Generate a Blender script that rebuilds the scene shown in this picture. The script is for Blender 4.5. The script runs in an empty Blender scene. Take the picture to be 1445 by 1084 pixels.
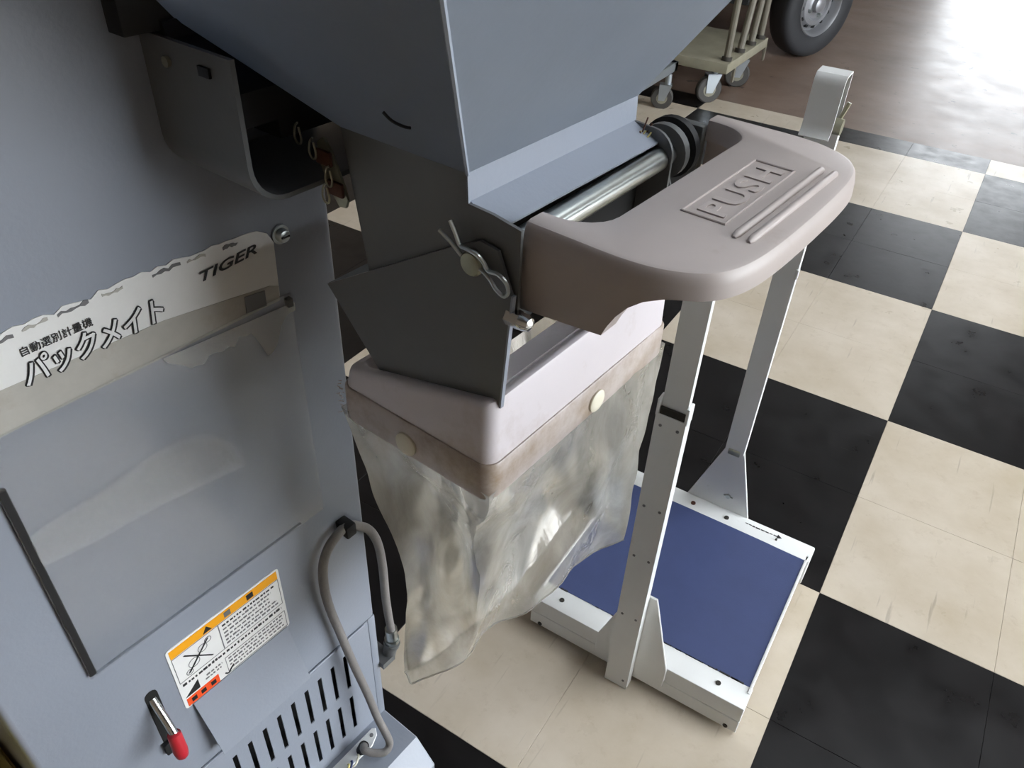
import bpy, bmesh, math, random
from mathutils import Vector, Matrix, noise
random.seed(7)
sc = bpy.context.scene
COL = sc.collection

# ------------------------------------------------------------------ camera
W_PX, H_PX, F_PX = 1445.0, 1084.0, 1125.548
cam_d = bpy.data.cameras.new('camera')
cam_d.sensor_fit = 'HORIZONTAL'; cam_d.sensor_width = 36.0
cam_d.lens = 36.0 * F_PX / W_PX
cam_d.clip_start = 0.02; cam_d.clip_end = 200
cam = bpy.data.objects.new('camera', cam_d); COL.objects.link(cam)
cam.matrix_world = (Matrix.Translation((-0.028507, -1.740697, 1.216223)) @ Matrix.Rotation(0.53201993, 4, 'Z')
                    @ Matrix.Rotation(0.90792049, 4, 'X') @ Matrix.Rotation(0.04827034, 4, 'Z'))
sc.camera = cam

# ------------------------------------------------------------------ light and exposure
world = bpy.data.worlds.new('overcast_sky'); sc.world = world
world.use_nodes = True
bg = world.node_tree.nodes['Background']
bg.inputs[0].default_value = (0.90, 0.95, 1.0, 1); bg.inputs[1].default_value = 11.5

def area_light(name, loc, rot, sx, sy, power, color=(1, 1, 1)):
    l = bpy.data.lights.new(name, 'AREA'); l.shape = 'RECTANGLE'; l.size = sx; l.size_y = sy
    l.energy = power; l.color = color
    o = bpy.data.objects.new(name, l); COL.objects.link(o); o.location = loc; o.rotation_euler = rot
    return o
sc.view_settings.view_transform = 'Standard'; sc.view_settings.look = 'None'
sc.view_settings.gamma = 1.0; sc.view_settings.use_curve_mapping = False
sc.view_settings.exposure = 0.0
sc.cycles.use_denoising = True
sc.cycles.max_bounces = 8; sc.cycles.transparent_max_bounces = 16
sc.cycles.caustics_reflective = False; sc.cycles.caustics_refractive = False

# ------------------------------------------------------------------ materials
MATS = {}
def srgb(r, g, b):
    f = lambda c: (c/255/12.92) if c/255 <= .04045 else ((c/255+.055)/1.055)**2.4
    return (f(r), f(g), f(b), 1)

def mat(name, col, rough=.5, metal=0.0, spec=.5, var=0.0, scale=20, bump=0.0, bscale=200, stain=None, alpha=1.0, coat=0.0):
    """Principled with optional object-space noise variation, stains and fine bump."""
    if name in MATS: return MATS[name]
    m = bpy.data.materials.new(name); m.use_nodes = True; MATS[name] = m
    nt = m.node_tree; b = nt.nodes['Principled BSDF']; L = nt.links
    b.inputs['Base Color'].default_value = col
    b.inputs['Roughness'].default_value = rough
    b.inputs['Metallic'].default_value = metal
    b.inputs['Specular IOR Level'].default_value = spec
    b.inputs['Alpha'].default_value = alpha
    b.inputs['Coat Weight'].default_value = coat
    b.inputs['Coat Roughness'].default_value = .15
    if var or bump or stain:
        g = nt.nodes.new('ShaderNodeNewGeometry')
        pos = g.outputs['Position']
        if var or stain:
            n = nt.nodes.new('ShaderNodeTexNoise'); n.inputs['Scale'].default_value = scale
            n.inputs['Detail'].default_value = 6; n.inputs['Roughness'].default_value = .65
            L.new(pos, n.inputs['Vector'])
            mx = nt.nodes.new('ShaderNodeMix'); mx.data_type = 'RGBA'; mx.blend_type = 'MULTIPLY'
            mr = nt.nodes.new('ShaderNodeMapRange')
            mr.inputs['From Min'].default_value = .3; mr.inputs['From Max'].default_value = .7
            mr.inputs['To Min'].default_value = 1 - var; mr.inputs['To Max'].default_value = 1
            L.new(n.outputs['Fac'], mr.inputs['Value'])
            mx.inputs[0].default_value = 1.0
            mx.inputs[6].default_value = col
            L.new(mr.outputs['Result'], mx.inputs[7])
            out = mx.outputs[2]
            if stain:
                scol, sscale, lo, hi, amt = stain
                n2 = nt.nodes.new('ShaderNodeTexNoise'); n2.inputs['Scale'].default_value = sscale
                n2.inputs['Detail'].default_value = 8; n2.inputs['Roughness'].default_value = .7
                L.new(pos, n2.inputs['Vector'])
                m2 = nt.nodes.new('ShaderNodeMapRange')
                m2.inputs['From Min'].default_value = lo; m2.inputs['From Max'].default_value = hi
                m2.inputs['To Min'].default_value = 0; m2.inputs['To Max'].default_value = amt
                L.new(n2.outputs['Fac'], m2.inputs['Value'])
                x2 = nt.nodes.new('ShaderNodeMix'); x2.data_type = 'RGBA'
                L.new(m2.outputs['Result'], x2.inputs[0]); L.new(out, x2.inputs[6]); x2.inputs[7].default_value = scol
                out = x2.outputs[2]
            L.new(out, b.inputs['Base Color'])
        if bump:
            nb = nt.nodes.new('ShaderNodeTexNoise'); nb.inputs['Scale'].default_value = bscale
            nb.inputs['Detail'].default_value = 3
            L.new(pos, nb.inputs['Vector'])
            bp = nt.nodes.new('ShaderNodeBump'); bp.inputs['Strength'].default_value = bump
            bp.inputs['Distance'].default_value = .002
            L.new(nb.outputs['Fac'], bp.inputs['Height']); L.new(bp.outputs['Normal'], b.inputs['Normal'])
    return m

GREY = mat('grey_paint', (.300, .330, .385, 1), .34, var=.06, scale=9, bump=.08, bscale=260)
GREY2 = mat('grey_paint_brightened', (.37, .415, .48, 1), .42, var=.08, scale=7, bump=.06, bscale=200)  # same grey paint, lightened and blued for the light on the hopper
DARKGREY = mat('dark_and_shaded_grey', (.135, .140, .140, 1), .38, var=.12, scale=12, bump=.05)  # dark parts, plus the chute's same grey paint with shade put in
BLACK = mat('black_rubber', (.008, .008, .009, 1), .6)
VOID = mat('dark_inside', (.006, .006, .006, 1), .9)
BEIGE = mat('beige_plastic', (.45, .395, .37, 1), .42, var=.08, scale=8, stain=((.26, .17, .10, 1), 14, .60, .85, .6))
TRAYM = mat('pale_plastic', (.70, .655, .68, 1), .38, var=.05, scale=10, stain=((.36, .27, .20, 1), 12, .52, .78, .6))
BAND = mat('stained_vinyl_band', (.56, .50, .47, 1), .3, var=.15, scale=14, stain=((.25, .165, .08, 1), 16, .42, .68, .8))
CREAM = mat('cream_snap', (.80, .76, .62, 1), .45)
ZINC = mat('zinc_steel', (.62, .66, .64, 1), .28, metal=1.0, var=.15, scale=60)
STEEL = mat('bright_steel', (.75, .77, .78, 1), .2, metal=1.0)
OLDZ = mat('yellowed_zinc', (.45, .44, .33, 1), .35, metal=.8, var=.2, scale=80)
RUST = mat('rusty_steel', (.10, .035, .018, 1), .7, var=.4, scale=90)
WHITE = mat('white_enamel', (.78, .79, .775, 1), .33, var=.04, scale=12, stain=((.42, .36, .25, 1), 30, .66, .9, .5))
BLUE = mat('blue_mat', (.042, .062, .165, 1), .62, var=.12, scale=14, bump=.25, bscale=700)
PAPER = mat('white_label', (.86, .86, .84, 1), .45, var=.06, scale=30)
PAPER_DIRTY = mat('dirty_label', (.50, .485, .44, 1), .4, var=.15, scale=28, stain=((.33, .25, .16, 1), 22, .55, .8, .5))
INK = mat('black_ink', (.012, .012, .014, 1), .5)
INKGREY = mat('grey_ink', (.16, .16, .165, 1), .5)
WHITEINK = mat('white_ink', (.82, .82, .82, 1), .5)
ORANGE = mat('orange_ink', (.93, .40, .01, 1), .45)
REDINK = mat('red_ink', (.92, .10, .02, 1), .45)
REDCAP = mat('red_rubber', (.50, .018, .03, 1), .4)
HOSE = mat('grey_hose', (.25, .235, .225, 1), .5, var=.15, scale=120, bump=.3, bscale=900)
YELLOW = mat('yellow_plastic', (.78, .66, .24, 1), .5, var=.2, scale=14)
DECK = mat('aged_cream_deck', (.27, .25, .18, 1), .6, var=.25, scale=10)
BARM = mat('aged_cream_bar', (.16, .145, .11, 1), .5, var=.2, scale=20)
CASTER = mat('caster_rubber', (.045, .042, .038, 1), .6)
CASTER_HUB = mat('caster_hub', (.25, .24, .18, 1), .5, var=.3, scale=40)
GALV = mat('galvanised_fork', (.35, .38, .40, 1), .4, metal=.7)
TYRE = mat('tyre_rubber', (.022, .023, .026, 1), .65, bump=.2, bscale=120)
RIM = mat('silver_wheel', (.30, .305, .32, 1), .38, metal=.5)
TRUCKW = mat('truck_white', (.65, .67, .68, 1), .3)
UNDER = mat('chassis_black', (.012, .012, .012, 1), .8)
GLASSD = mat('dark_glass', (.01, .012, .014, 1), .05)
WALL = mat('plaster_wall', (.36, .29, .22, 1), .8, var=.15, scale=2)
CEIL = mat('ceiling_board', (.28, .26, .24, 1), .8, var=.1, scale=3)
OUTG = mat('outdoor_concrete', (.42, .42, .41, 1), .8, var=.2, scale=1.5)
DIRT = mat('black_grime', (.03, .026, .02, 1), .8)

def tile_mat(name, base, light):
    m = bpy.data.materials.new(name); m.use_nodes = True
    nt = m.node_tree; b = nt.nodes['Principled BSDF']; L = nt.links
    g = nt.nodes.new('ShaderNodeNewGeometry')
    def noise_(scale, detail, rough, vec=None):
        n = nt.nodes.new('ShaderNodeTexNoise'); n.inputs['Scale'].default_value = scale
        n.inputs['Detail'].default_value = detail; n.inputs['Roughness'].default_value = rough
        L.new(vec or g.outputs['Position'], n.inputs['Vector']); return n.outputs['Fac']
    def rng(v, a, b_, c, d):
        r = nt.nodes.new('ShaderNodeMapRange')
        for k, x in zip(('From Min', 'From Max', 'To Min', 'To Max'), (a, b_, c, d)): r.inputs[k].default_value = x
        L.new(v, r.inputs['Value']); return r.outputs['Result']
    def mix(f, a, c):
        x = nt.nodes.new('ShaderNodeMix'); x.data_type = 'RGBA'
        L.new(f, x.inputs[0])
        for s, v in ((6, a), (7, c)):
            if isinstance(v, tuple): x.inputs[s].default_value = v
            else: L.new(v, x.inputs[s])
        return x.outputs[2]
    if light:
        c = mix(rng(noise_(5, 6, .6), .35, .7, 0, 1), base, (base[0]*.80, base[1]*.77, base[2]*.70, 1))
        c = mix(rng(noise_(26, 8, .75), .55, .8, 0, .55), c, (base[0]*.62, base[1]*.56, base[2]*.47, 1))
        c = mix(rng(noise_(70, 4, .6), .72, .80, 0, .7), c, (.10, .08, .06, 1))
        # scuff streaks
        mp = nt.nodes.new('ShaderNodeMapping'); mp.inputs['Rotation'].default_value = (0, 0, .7)
        mp.inputs['Scale'].default_value = (70, 5, 1); L.new(g.outputs['Position'], mp.inputs['Vector'])
        c = mix(rng(noise_(1, 3, .5, mp.outputs['Vector']), .66, .74, 0, .35), c, (.16, .13, .10, 1))
    else:
        c = mix(rng(noise_(9, 6, .6), .4, .75, 0, 1), base, (base[0]*1.7, base[1]*1.6, base[2]*1.6, 1))
        mp = nt.nodes.new('ShaderNodeMapping'); mp.inputs['Rotation'].default_value = (0, 0, -.5)
        mp.inputs['Scale'].default_value = (6, 80, 1); L.new(g.outputs['Position'], mp.inputs['Vector'])
        c = mix(rng(noise_(1, 3, .5, mp.outputs['Vector']), .71, .80, 0, .5), c, (.10, .10, .10, 1))
    L.new(c, b.inputs['Base Color'])
    L.new(rng(noise_(14, 4, .6), .3, .7, .26, .42), b.inputs['Roughness'])
    b.inputs['Specular IOR Level'].default_value = .25
    bp = nt.nodes.new('ShaderNodeBump'); bp.inputs['Strength'].default_value = .06; bp.inputs['Distance'].default_value = .002
    L.new(noise_(60, 3, .5), bp.inputs['Height']); L.new(bp.outputs['Normal'], b.inputs['Normal'])
    return m
T_LIGHT = tile_mat('cream_floor_tile', (.60, .53, .435, 1), True)
T_DARK = tile_mat('black_floor_tile', (.0065, .006, .0062, 1), False)

def concrete_mat():
    m = bpy.data.materials.new('brown_worn_floor'); m.use_nodes = True
    nt = m.node_tree; b = nt.nodes['Principled BSDF']; L = nt.links
    g = nt.nodes.new('ShaderNodeNewGeometry')
    def nz(s, d, r):
        n = nt.nodes.new('ShaderNodeTexNoise'); n.inputs['Scale'].default_value = s; n.inputs['Detail'].default_value = d
        n.inputs['Roughness'].default_value = r; L.new(g.outputs['Position'], n.inputs['Vector']); return n
    cr = nt.nodes.new('ShaderNodeValToRGB')
    cr.color_ramp.elements[0].position = .32; cr.color_ramp.elements[0].color = (.145, .098, .072, 1)
    cr.color_ramp.elements[1].position = .70; cr.color_ramp.elements[1].color = (.25, .175, .135, 1)
    L.new(nz(2.2, 8, .65).outputs['Fac'], cr.inputs[0])
    mr = nt.nodes.new('ShaderNodeMapRange')
    for k, x in zip(('From Min', 'From Max', 'To Min', 'To Max'), (.63, .70, 0, .8)): mr.inputs[k].default_value = x
    L.new(nz(9, 5, .7).outputs['Fac'], mr.inputs['Value'])
    x = nt.nodes.new('ShaderNodeMix'); x.data_type = 'RGBA'
    L.new(mr.outputs['Result'], x.inputs[0]); L.new(cr.outputs[0], x.inputs[6]); x.inputs[7].default_value = (.03, .024, .02, 1)
    L.new(x.outputs[2], b.inputs['Base Color'])
    m2 = nt.nodes.new('ShaderNodeMapRange')
    for k, v in zip(('From Min', 'From Max', 'To Min', 'To Max'), (.3, .7, .38, .46)): m2.inputs[k].default_value = v
    L.new(nz(5, 5, .6).outputs['Fac'], m2.inputs['Value']); L.new(m2.outputs['Result'], b.inputs['Roughness'])
    b.inputs['Specular IOR Level'].default_value = .35
    return m
CONC = concrete_mat()

def vinyl_mat():
    """Cloudy crumpled plastic film: part see-through, part milky, with a gloss."""
    m = bpy.data.materials.new('cloudy_vinyl'); m.use_nodes = True
    nt = m.node_tree; L = nt.links
    for n in list(nt.nodes):
        if n.type != 'OUTPUT_MATERIAL': nt.nodes.remove(n)
    out = [n for n in nt.nodes if n.type == 'OUTPUT_MATERIAL'][0]
    g = nt.nodes.new('ShaderNodeNewGeometry')
    mp = nt.nodes.new('ShaderNodeMapping'); mp.inputs['Scale'].default_value = (1, 1, .35); mp.inputs['Rotation'].default_value = (.5, .3, .2)
    L.new(g.outputs['Position'], mp.inputs['Vector'])
    n = nt.nodes.new('ShaderNodeTexNoise'); n.inputs['Scale'].default_value = 22; n.inputs['Detail'].default_value = 7; n.inputs['Roughness'].default_value = .6
    n.inputs['Distortion'].default_value = .8
    L.new(mp.outputs['Vector'], n.inputs['Vector'])
    bp = nt.nodes.new('ShaderNodeBump'); bp.inputs['Strength'].default_value = .32; bp.inputs['Distance'].default_value = .006
    L.new(n.outputs['Fac'], bp.inputs['Height'])
    mr = nt.nodes.new('ShaderNodeMapRange')
    for k, v in zip(('From Min', 'From Max', 'To Min', 'To Max'), (.35, .68, .32, .58)): mr.inputs[k].default_value = v
    L.new(n.outputs['Fac'], mr.inputs['Value'])
    tr = nt.nodes.new('ShaderNodeBsdfTransparent'); tr.inputs[0].default_value = (.93, .92, .88, 1)
    df = nt.nodes.new('ShaderNodeBsdfDiffuse'); df.inputs[0].default_value = (.76, .735, .68, 1); L.new(bp.outputs['Normal'], df.inputs['Normal'])
    tl = nt.nodes.new('ShaderNodeBsdfTranslucent'); tl.inputs[0].default_value = (.76, .735, .67, 1); L.new(bp.outputs['Normal'], tl.inputs['Normal'])
    gl = nt.nodes.new('ShaderNodeBsdfGlossy'); gl.inputs['Roughness'].default_value = .16; gl.inputs[0].default_value = (1, 1, 1, 1)
    L.new(bp.outputs['Normal'], gl.inputs['Normal'])
    a = nt.nodes.new('ShaderNodeMixShader'); a.inputs[0].default_value = .45; L.new(df.outputs[0], a.inputs[1]); L.new(tl.outputs[0], a.inputs[2])
    b = nt.nodes.new('ShaderNodeMixShader'); L.new(mr.outputs['Result'], b.inputs[0]); L.new(tr.outputs[0], b.inputs[1]); L.new(a.outputs[0], b.inputs[2])
    fr = nt.nodes.new('ShaderNodeFresnel'); fr.inputs[0].default_value = 1.35; L.new(bp.outputs['Normal'], fr.inputs['Normal'])
    c = nt.nodes.new('ShaderNodeMixShader'); L.new(fr.outputs[0], c.inputs[0]); L.new(b.outputs[0], c.inputs[1]); L.new(gl.outputs[0], c.inputs[2])
    L.new(c.outputs[0], out.inputs[0])
    return m
VINYL = vinyl_mat()

def film_mat(name, haze, col, rough, gloss=.05):
    m = bpy.data.materials.new(name); m.use_nodes = True
    nt = m.node_tree; L = nt.links
    for n in list(nt.nodes):
        if n.type != 'OUTPUT_MATERIAL': nt.nodes.remove(n)
    out = [n for n in nt.nodes if n.type == 'OUTPUT_MATERIAL'][0]
    tr = nt.nodes.new('ShaderNodeBsdfTransparent')
    df = nt.nodes.new('ShaderNodeBsdfDiffuse'); df.inputs[0].default_value = col
    gl = nt.nodes.new('ShaderNodeBsdfGlossy'); gl.inputs['Roughness'].default_value = rough
    a = nt.nodes.new('ShaderNodeMixShader'); a.inputs[0].default_value = haze
    L.new(tr.outputs[0], a.inputs[1]); L.new(df.outputs[0], a.inputs[2])
    b = nt.nodes.new('ShaderNodeMixShader'); b.inputs[0].default_value = gloss; L.new(a.outputs[0], b.inputs[1]); L.new(gl.outputs[0], b.inputs[2])
    L.new(b.outputs[0], out.inputs[0])
    return m
ACRYL = film_mat('clear_pocket_sheet', .06, (.5, .5, .52, 1), .12, .06)
REFLECTION = film_mat('painted_reflection', .045, (.75, .74, .74, 1), .3, .004)  # film colour for the reflection painted on the pocket
TAPE = film_mat('clear_tape', .30, (.6, .6, .58, 1), .12)

# ------------------------------------------------------------------ mesh helpers
ABS = {}                    # object -> frame coordinates of its origin
def bm_box(bm, lo, hi, bev=0.0, seg=2):
    vs = [bm.verts.new((x, y, z)) for x in (lo[0], hi[0]) for y in (lo[1], hi[1]) for z in (lo[2], hi[2])]
    fs = [bm.faces.new([vs[i] for i in f]) for f in ((0, 1, 3, 2), (4, 6, 7, 5), (0, 4, 5, 1), (2, 3, 7, 6), (0, 2, 6, 4), (1, 5, 7, 3))]
    if bev > 0:
        es = list({e for f in fs for e in f.edges})
        bmesh.ops.bevel(bm, geom=es, offset=bev, segments=seg, profile=.5, affect='EDGES')
def bm_prism(bm, poly, fn, lo, hi, bev=0.0, seg=2, top_only=False):
    """poly: 2D points; fn(a, b, c) -> 3D; extruded c from lo to hi."""
    a = [bm.verts.new(fn(p[0], p[1], lo)) for p in poly]
    b = [bm.verts.new(fn(p[0], p[1], hi)) for p in poly]
    n = len(poly)
    f0 = bm.faces.new(a[::-1]); f1 = bm.faces.new(b)
    sides = [bm.faces.new((a[i], a[(i+1) % n], b[(i+1) % n], b[i])) for i in range(n)]
    if bev > 0:
        es = list(f1.edges) if top_only else list(set(f1.edges) | set(f0.edges))
        bmesh.ops.bevel(bm, geom=es, offset=bev, segments=seg, profile=.5, affect='EDGES')
def bm_tube(bm, pts, r, seg=10, caps=True, closed=False):
    pts = [Vector(p) for p in pts]; n = len(pts); rings = []
    up = None
    for i, p in enumerate(pts):
        if closed: t = pts[(i+1) % n] - pts[i-1]
        else: t = pts[min(i+1, n-1)] - pts[max(i-1, 0)]
        t.normalize()
        if up is None:
            up = Vector((0, 0, 1)) if abs(t.z) < .9 else Vector((1, 0, 0))
        s = t.cross(up); s.normalize(); up = s.cross(t); up.normalize()
        rr = r[i] if isinstance(r, (list, tuple)) else r
        rings.append([bm.verts.new(p + rr*(math.cos(2*math.pi*k/seg)*s + math.sin(2*math.pi*k/seg)*up)) for k in range(seg)])
    m = n if closed else n-1
    for i in range(m):
        A, B = rings[i], rings[(i+1) % n]
        for k in range(seg): bm.faces.new((A[k], A[(k+1) % seg], B[(k+1) % seg], B[k]))
    if caps and not closed:
        bm.faces.new(rings[0][::-1]); bm.faces.new(rings[-1])
def bm_cyl(bm, p0, p1, r, seg=16, r1=None):
    bm_tube(bm, [p0, p1], [r, r if r1 is None else r1], seg)
def bm_lathe(bm, prof, fn, seg=32, close=False):
    """prof: (radius, axial); fn(x, y, axial) -> 3D."""
    rings = [[bm.verts.new(fn(r*math.cos(2*math.pi*k/seg), r*math.sin(2*math.pi*k/seg), a)) for k in range(seg)] for r, a in prof]
    for i in range(len(rings) - (0 if close else 1)):
        A, B = rings[i], rings[(i+1) % len(rings)]
        for k in range(seg): bm.faces.new((A[k], A[(k+1) % seg], B[(k+1) % seg], B[k]))
    if not close:
        bm.faces.new(rings[0][::-1]); bm.faces.new(rings[-1])
def bm_quad(bm, pts): bm.faces.new([bm.verts.new(p) for p in pts])
def bm_slab(bm, pts, off):
    """planar polygon pts thickened by vector off."""
    off = Vector(off)
    a = [bm.verts.new(p) for p in pts]; b = [bm.verts.new(Vector(p)+off) for p in pts]; n = len(pts)
    bm.faces.new(a[::-1]); bm.faces.new(b)
    for i in range(n): bm.faces.new((a[i], a[(i+1) % n], b[(i+1) % n], b[i]))
def arc(cx, cy, r, a0, a1, n=6):
    return [(cx+r*math.cos(math.radians(a0+(a1-a0)*i/n)), cy+r*math.sin(math.radians(a0+(a1-a0)*i/n))) for i in range(n+1)]
def catmull(pts, n=6):
    pts = [Vector(p) for p in pts]; out = []
    for i in range(len(pts)-1):
        p0, p1, p2, p3 = pts[max(i-1, 0)], pts[i], pts[i+1], pts[min(i+2, len(pts)-1)]
        for k in range(n):
            t = k/n
            out.append(.5*((2*p1)+(p2-p0)*t+(2*p0-5*p1+4*p2-p3)*t*t+(3*p1-p0-3*p2+p3)*t**3))
    out.append(pts[-1]); return out

def obj(name, bm, m, parent=None, smooth=35, label=None, fix=True):
    """Link a bmesh (frame coordinates) as one mesh object with its origin at its centre."""
    if fix: bmesh.ops.recalc_face_normals(bm, faces=bm.faces[:])
    lo = Vector((min(v.co.x for v in bm.verts), min(v.co.y for v in bm.verts), min(v.co.z for v in bm.verts)))
    hi = Vector((max(v.co.x for v in bm.verts), max(v.co.y for v in bm.verts), max(v.co.z for v in bm.verts)))
    c = (lo+hi)/2
    bmesh.ops.translate(bm, verts=bm.verts[:], vec=-c)
    me = bpy.data.meshes.new(name); bm.to_mesh(me); bm.free()
    me.materials.append(m)
    if smooth:
        me.shade_smooth(); me.set_sharp_from_angle(angle=math.radians(smooth))
    o = bpy.data.objects.new(name, me); COL.objects.link(o)
    ABS[o] = c
    if parent is not None:
        o.parent = parent; o.location = c - ABS[parent]
    else: o.location = c
    if label: o['label'] = label
    return o
def new(): return bmesh.new()
def thing(name, label, cat, base=(0, 0, 0), rotz=0.0, world=None):
    o = bpy.data.objects.new(name, None); COL.objects.link(o); o.empty_display_size = .1
    ABS[o] = Vector(base)
    o.location = world if world is not None else base
    o.rotation_euler = (0, 0, rotz); o['label'] = label; o['category'] = cat
    return o
def struct(name, bm, m, label=None, cat=None):
    o = obj(name, bm, m); o['kind'] = 'structure'
    if label: o['label'] = label
    if cat: o['category'] = cat
    return o
def text_bm(s, size, fn, depth=.0004, shear=0.0, offset=0.0, sx=1.0, width=None, rot=0.0, spacing=1.0, center=False):
    """Text as a mesh: fn(x, y, d) maps text plane to frame coordinates."""
    cu = bpy.data.curves.new('t', 'FONT'); cu.body = s; cu.size = size; cu.shear = shear; cu.offset = offset
    cu.resolution_u = 3; cu.space_character = spacing; cu.extrude = depth/2; cu.fill_mode = 'BOTH'
    to = bpy.data.objects.new('t', cu); COL.objects.link(to)
    dg = bpy.context.evaluated_depsgraph_get(); dg.update()
    me = bpy.data.meshes.new_from_object(to.evaluated_get(dg))
    bm = new(); bm.from_mesh(me)
    bpy.data.objects.remove(to); bpy.data.curves.remove(cu); bpy.data.meshes.remove(me)
    xs = [v.co.x for v in bm.verts]
    w0, w1 = (min(xs), max(xs)) if xs else (0, 1)
    k = (width/(w1-w0)) if width else sx
    cr, sr = math.cos(rot), math.sin(rot)
    for v in bm.verts:
        x = (v.co.x-w0)*k; y = v.co.y; z = v.co.z
        v.co = Vector(fn(x*cr-y*sr, x*sr+y*cr, z+depth/2))
    return bm

# ------------------------------------------------------------------ setting
T = .303
TILE_Z = .003
bm = new(); bm_box(bm, (-3.2, -4.5, -.12), (3.6, 8.0, -TILE_Z))
floor = struct('floor', bm, CONC, 'worn brown concrete floor with a field of black and cream tiles', 'floor')
def tile_mesh(name, sx, sy, m):
    b = new(); g = .00016
    bm_box(b, (-sx/2+g, -sy/2+g, 0), (sx/2-g, sy/2-g, TILE_Z), .0005, 1)
    bmesh.ops.recalc_face_normals(b, faces=b.faces[:])
    me = bpy.data.meshes.new(name); b.to_mesh(me); b.free(); me.materials.append(m); return me
CUT = 1.997 - 6*T
meshes = {(l, c): tile_mesh('tile', T, CUT if c else T, T_LIGHT if l else T_DARK) for l in (0, 1) for c in (0, 1)}
for ix in range(-8, 7):
    for iy in range(-11, 7):
        light = (math.floor(ix/2) + math.floor(iy/2)) % 2
        cut = 1 if iy == 6 else 0
        o = bpy.data.objects.new('floor_tile', meshes[(light, cut)]); COL.objects.link(o)
        o.parent = floor
        o.location = Vector(((ix+.5)*T, iy*T + (CUT if cut else T)/2, -TILE_Z)) - ABS[floor]

def wall(name, boxes, m=WALL):
    b = new()
    for lo, hi in boxes: bm_box(b, lo, hi)
    struct(name, b, m)
wall('wall_left', [((-3.35, -4.65, -.12), (-3.2, 8.15, 3.2))])
wall('wall_near', [((-3.2, -4.65, -.12), (3.75, -4.5, 3.2))])
wall('wall_right', [((3.6, -4.5, -.12), (3.75, -1.25, 3.2)), ((3.6, 2.6, -.12), (3.75, 8.15, 3.2)), ((3.6, -1.25, 2.75), (3.75, 2.6, 3.2))])
wall('wall_far', [((-3.2, 8.0, -.12), (-.9, 8.15, 3.2)), ((.95, 8.0, -.12), (3.6, 8.15, 3.2)), ((-.9, 8.0, 2.1), (.95, 8.15, 3.2))])
SKX0, SKX1, SKY0, SKY1 = .5, 1.7, -1.0, .9      # unseen roof opening, added for light from above
wall('ceiling', [((-3.35, -4.65, 3.2), (3.75, SKY0, 3.35)), ((-3.35, SKY1, 3.2), (3.75, 8.15, 3.35)),
                 ((-3.35, SKY0, 3.2), (SKX0, SKY1, 3.35)), ((SKX1, SKY0, 3.2), (3.75, SKY1, 3.35))], CEIL)
bm = new(); bm_box(bm, (-40, -40, -.3), (40, 40, -.125))
struct('ground', bm, OUTG, 'pale concrete yard outside the open doors', 'ground')

# ------------------------------------------------------------------ rice sorting and weighing machine (frame: x = outwards from panel, y = along panel, z = up)
N0, UF, UN = -.362, -1.318, -1.707
YAW = -math.asin(.1045)
base = Vector((-.58, (UF+UN)/2, 0))
M = thing('rice_weighing_machine', 'grey rice sorting and weighing machine with hopper, push handle and hanging plastic sleeve', 'machine',
          base, YAW, Matrix.Rotation(YAW, 4, 'Z') @ base)

# cabinet shell (open towards the vented lower panel)
bm = new()
bm_box(bm, (-.80, UN, .08), (N0-.030, UF, 1.62), .004)
bm_box(bm, (N0-.032, UN, .315), (N0, UF, 1.62), .006, 3)
bm_box(bm, (N0-.032, UN, .08), (N0-.001, UN+.012, .316))
bm_box(bm, (N0-.032, UF-.012, .08), (N0-.001, UF, .316), .001)
cab = obj('cabinet', bm, GREY, M)
# vented lower panel with real slots
slots_u = [-1.3735-.0215*k for k in range(14)]
w = .0031
bm = new()
ub = sorted([UN+.012, UF-.012] + [s-w for s in slots_u] + [s+w for s in slots_u])
zb = [.08, .109, .186, .209, .284, .314]
def is_slot(u, z): return any(abs(u-s) < w for s in slots_u) and (.109 < z < .186 or .209 < z < .284)
for i in range(len(ub)-1):
    for j in range(len(zb)-1):
        uc, zc = (ub[i]+ub[i+1])/2, (zb[j]+zb[j+1])/2
        if is_slot(uc, zc): continue
        bm_quad(bm, [(N0-.002, ub[i], zb[j]), (N0-.002, ub[i+1], zb[j]), (N0-.002, ub[i+1], zb[j+1]), (N0-.002, ub[i], zb[j+1])])
bmesh.ops.remove_doubles(bm, verts=bm.verts[:], dist=1e-5)
r = bmesh.ops.extrude_face_region(bm, geom=bm.faces[:])
bmesh.ops.translate(bm, verts=[v for v in r['geom'] if isinstance(v, bmesh.types.BMVert)], vec=(-.0015, 0, 0))
obj('vent_panel', bm, GREY, cab, label='grey lower panel pierced by two rows of upright slots')
bm = new(); bm_box(bm, (N0-.029, UN+.013, .09), (N0-.026, UF-.013, .31)); obj('dark_liner', bm, VOID, cab)
bm = new(); bm_box(bm, (N0-.0012, UN+.014, .3135), (N0+.0022, UF-.02, .3175), .0008, 1); obj('seam_lip', bm, GREY, cab)
# base plinth with sloped skirt
bm = new()
bm_prism(bm, [(-.80, 0.0), (-.262, 0.0), (-.262, .042), (-.297, .08), (-.80, .08)], lambda a, b, c: (a, c, b), UN, UF, .0015, 1)
obj('plinth', bm, GREY, M)
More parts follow.
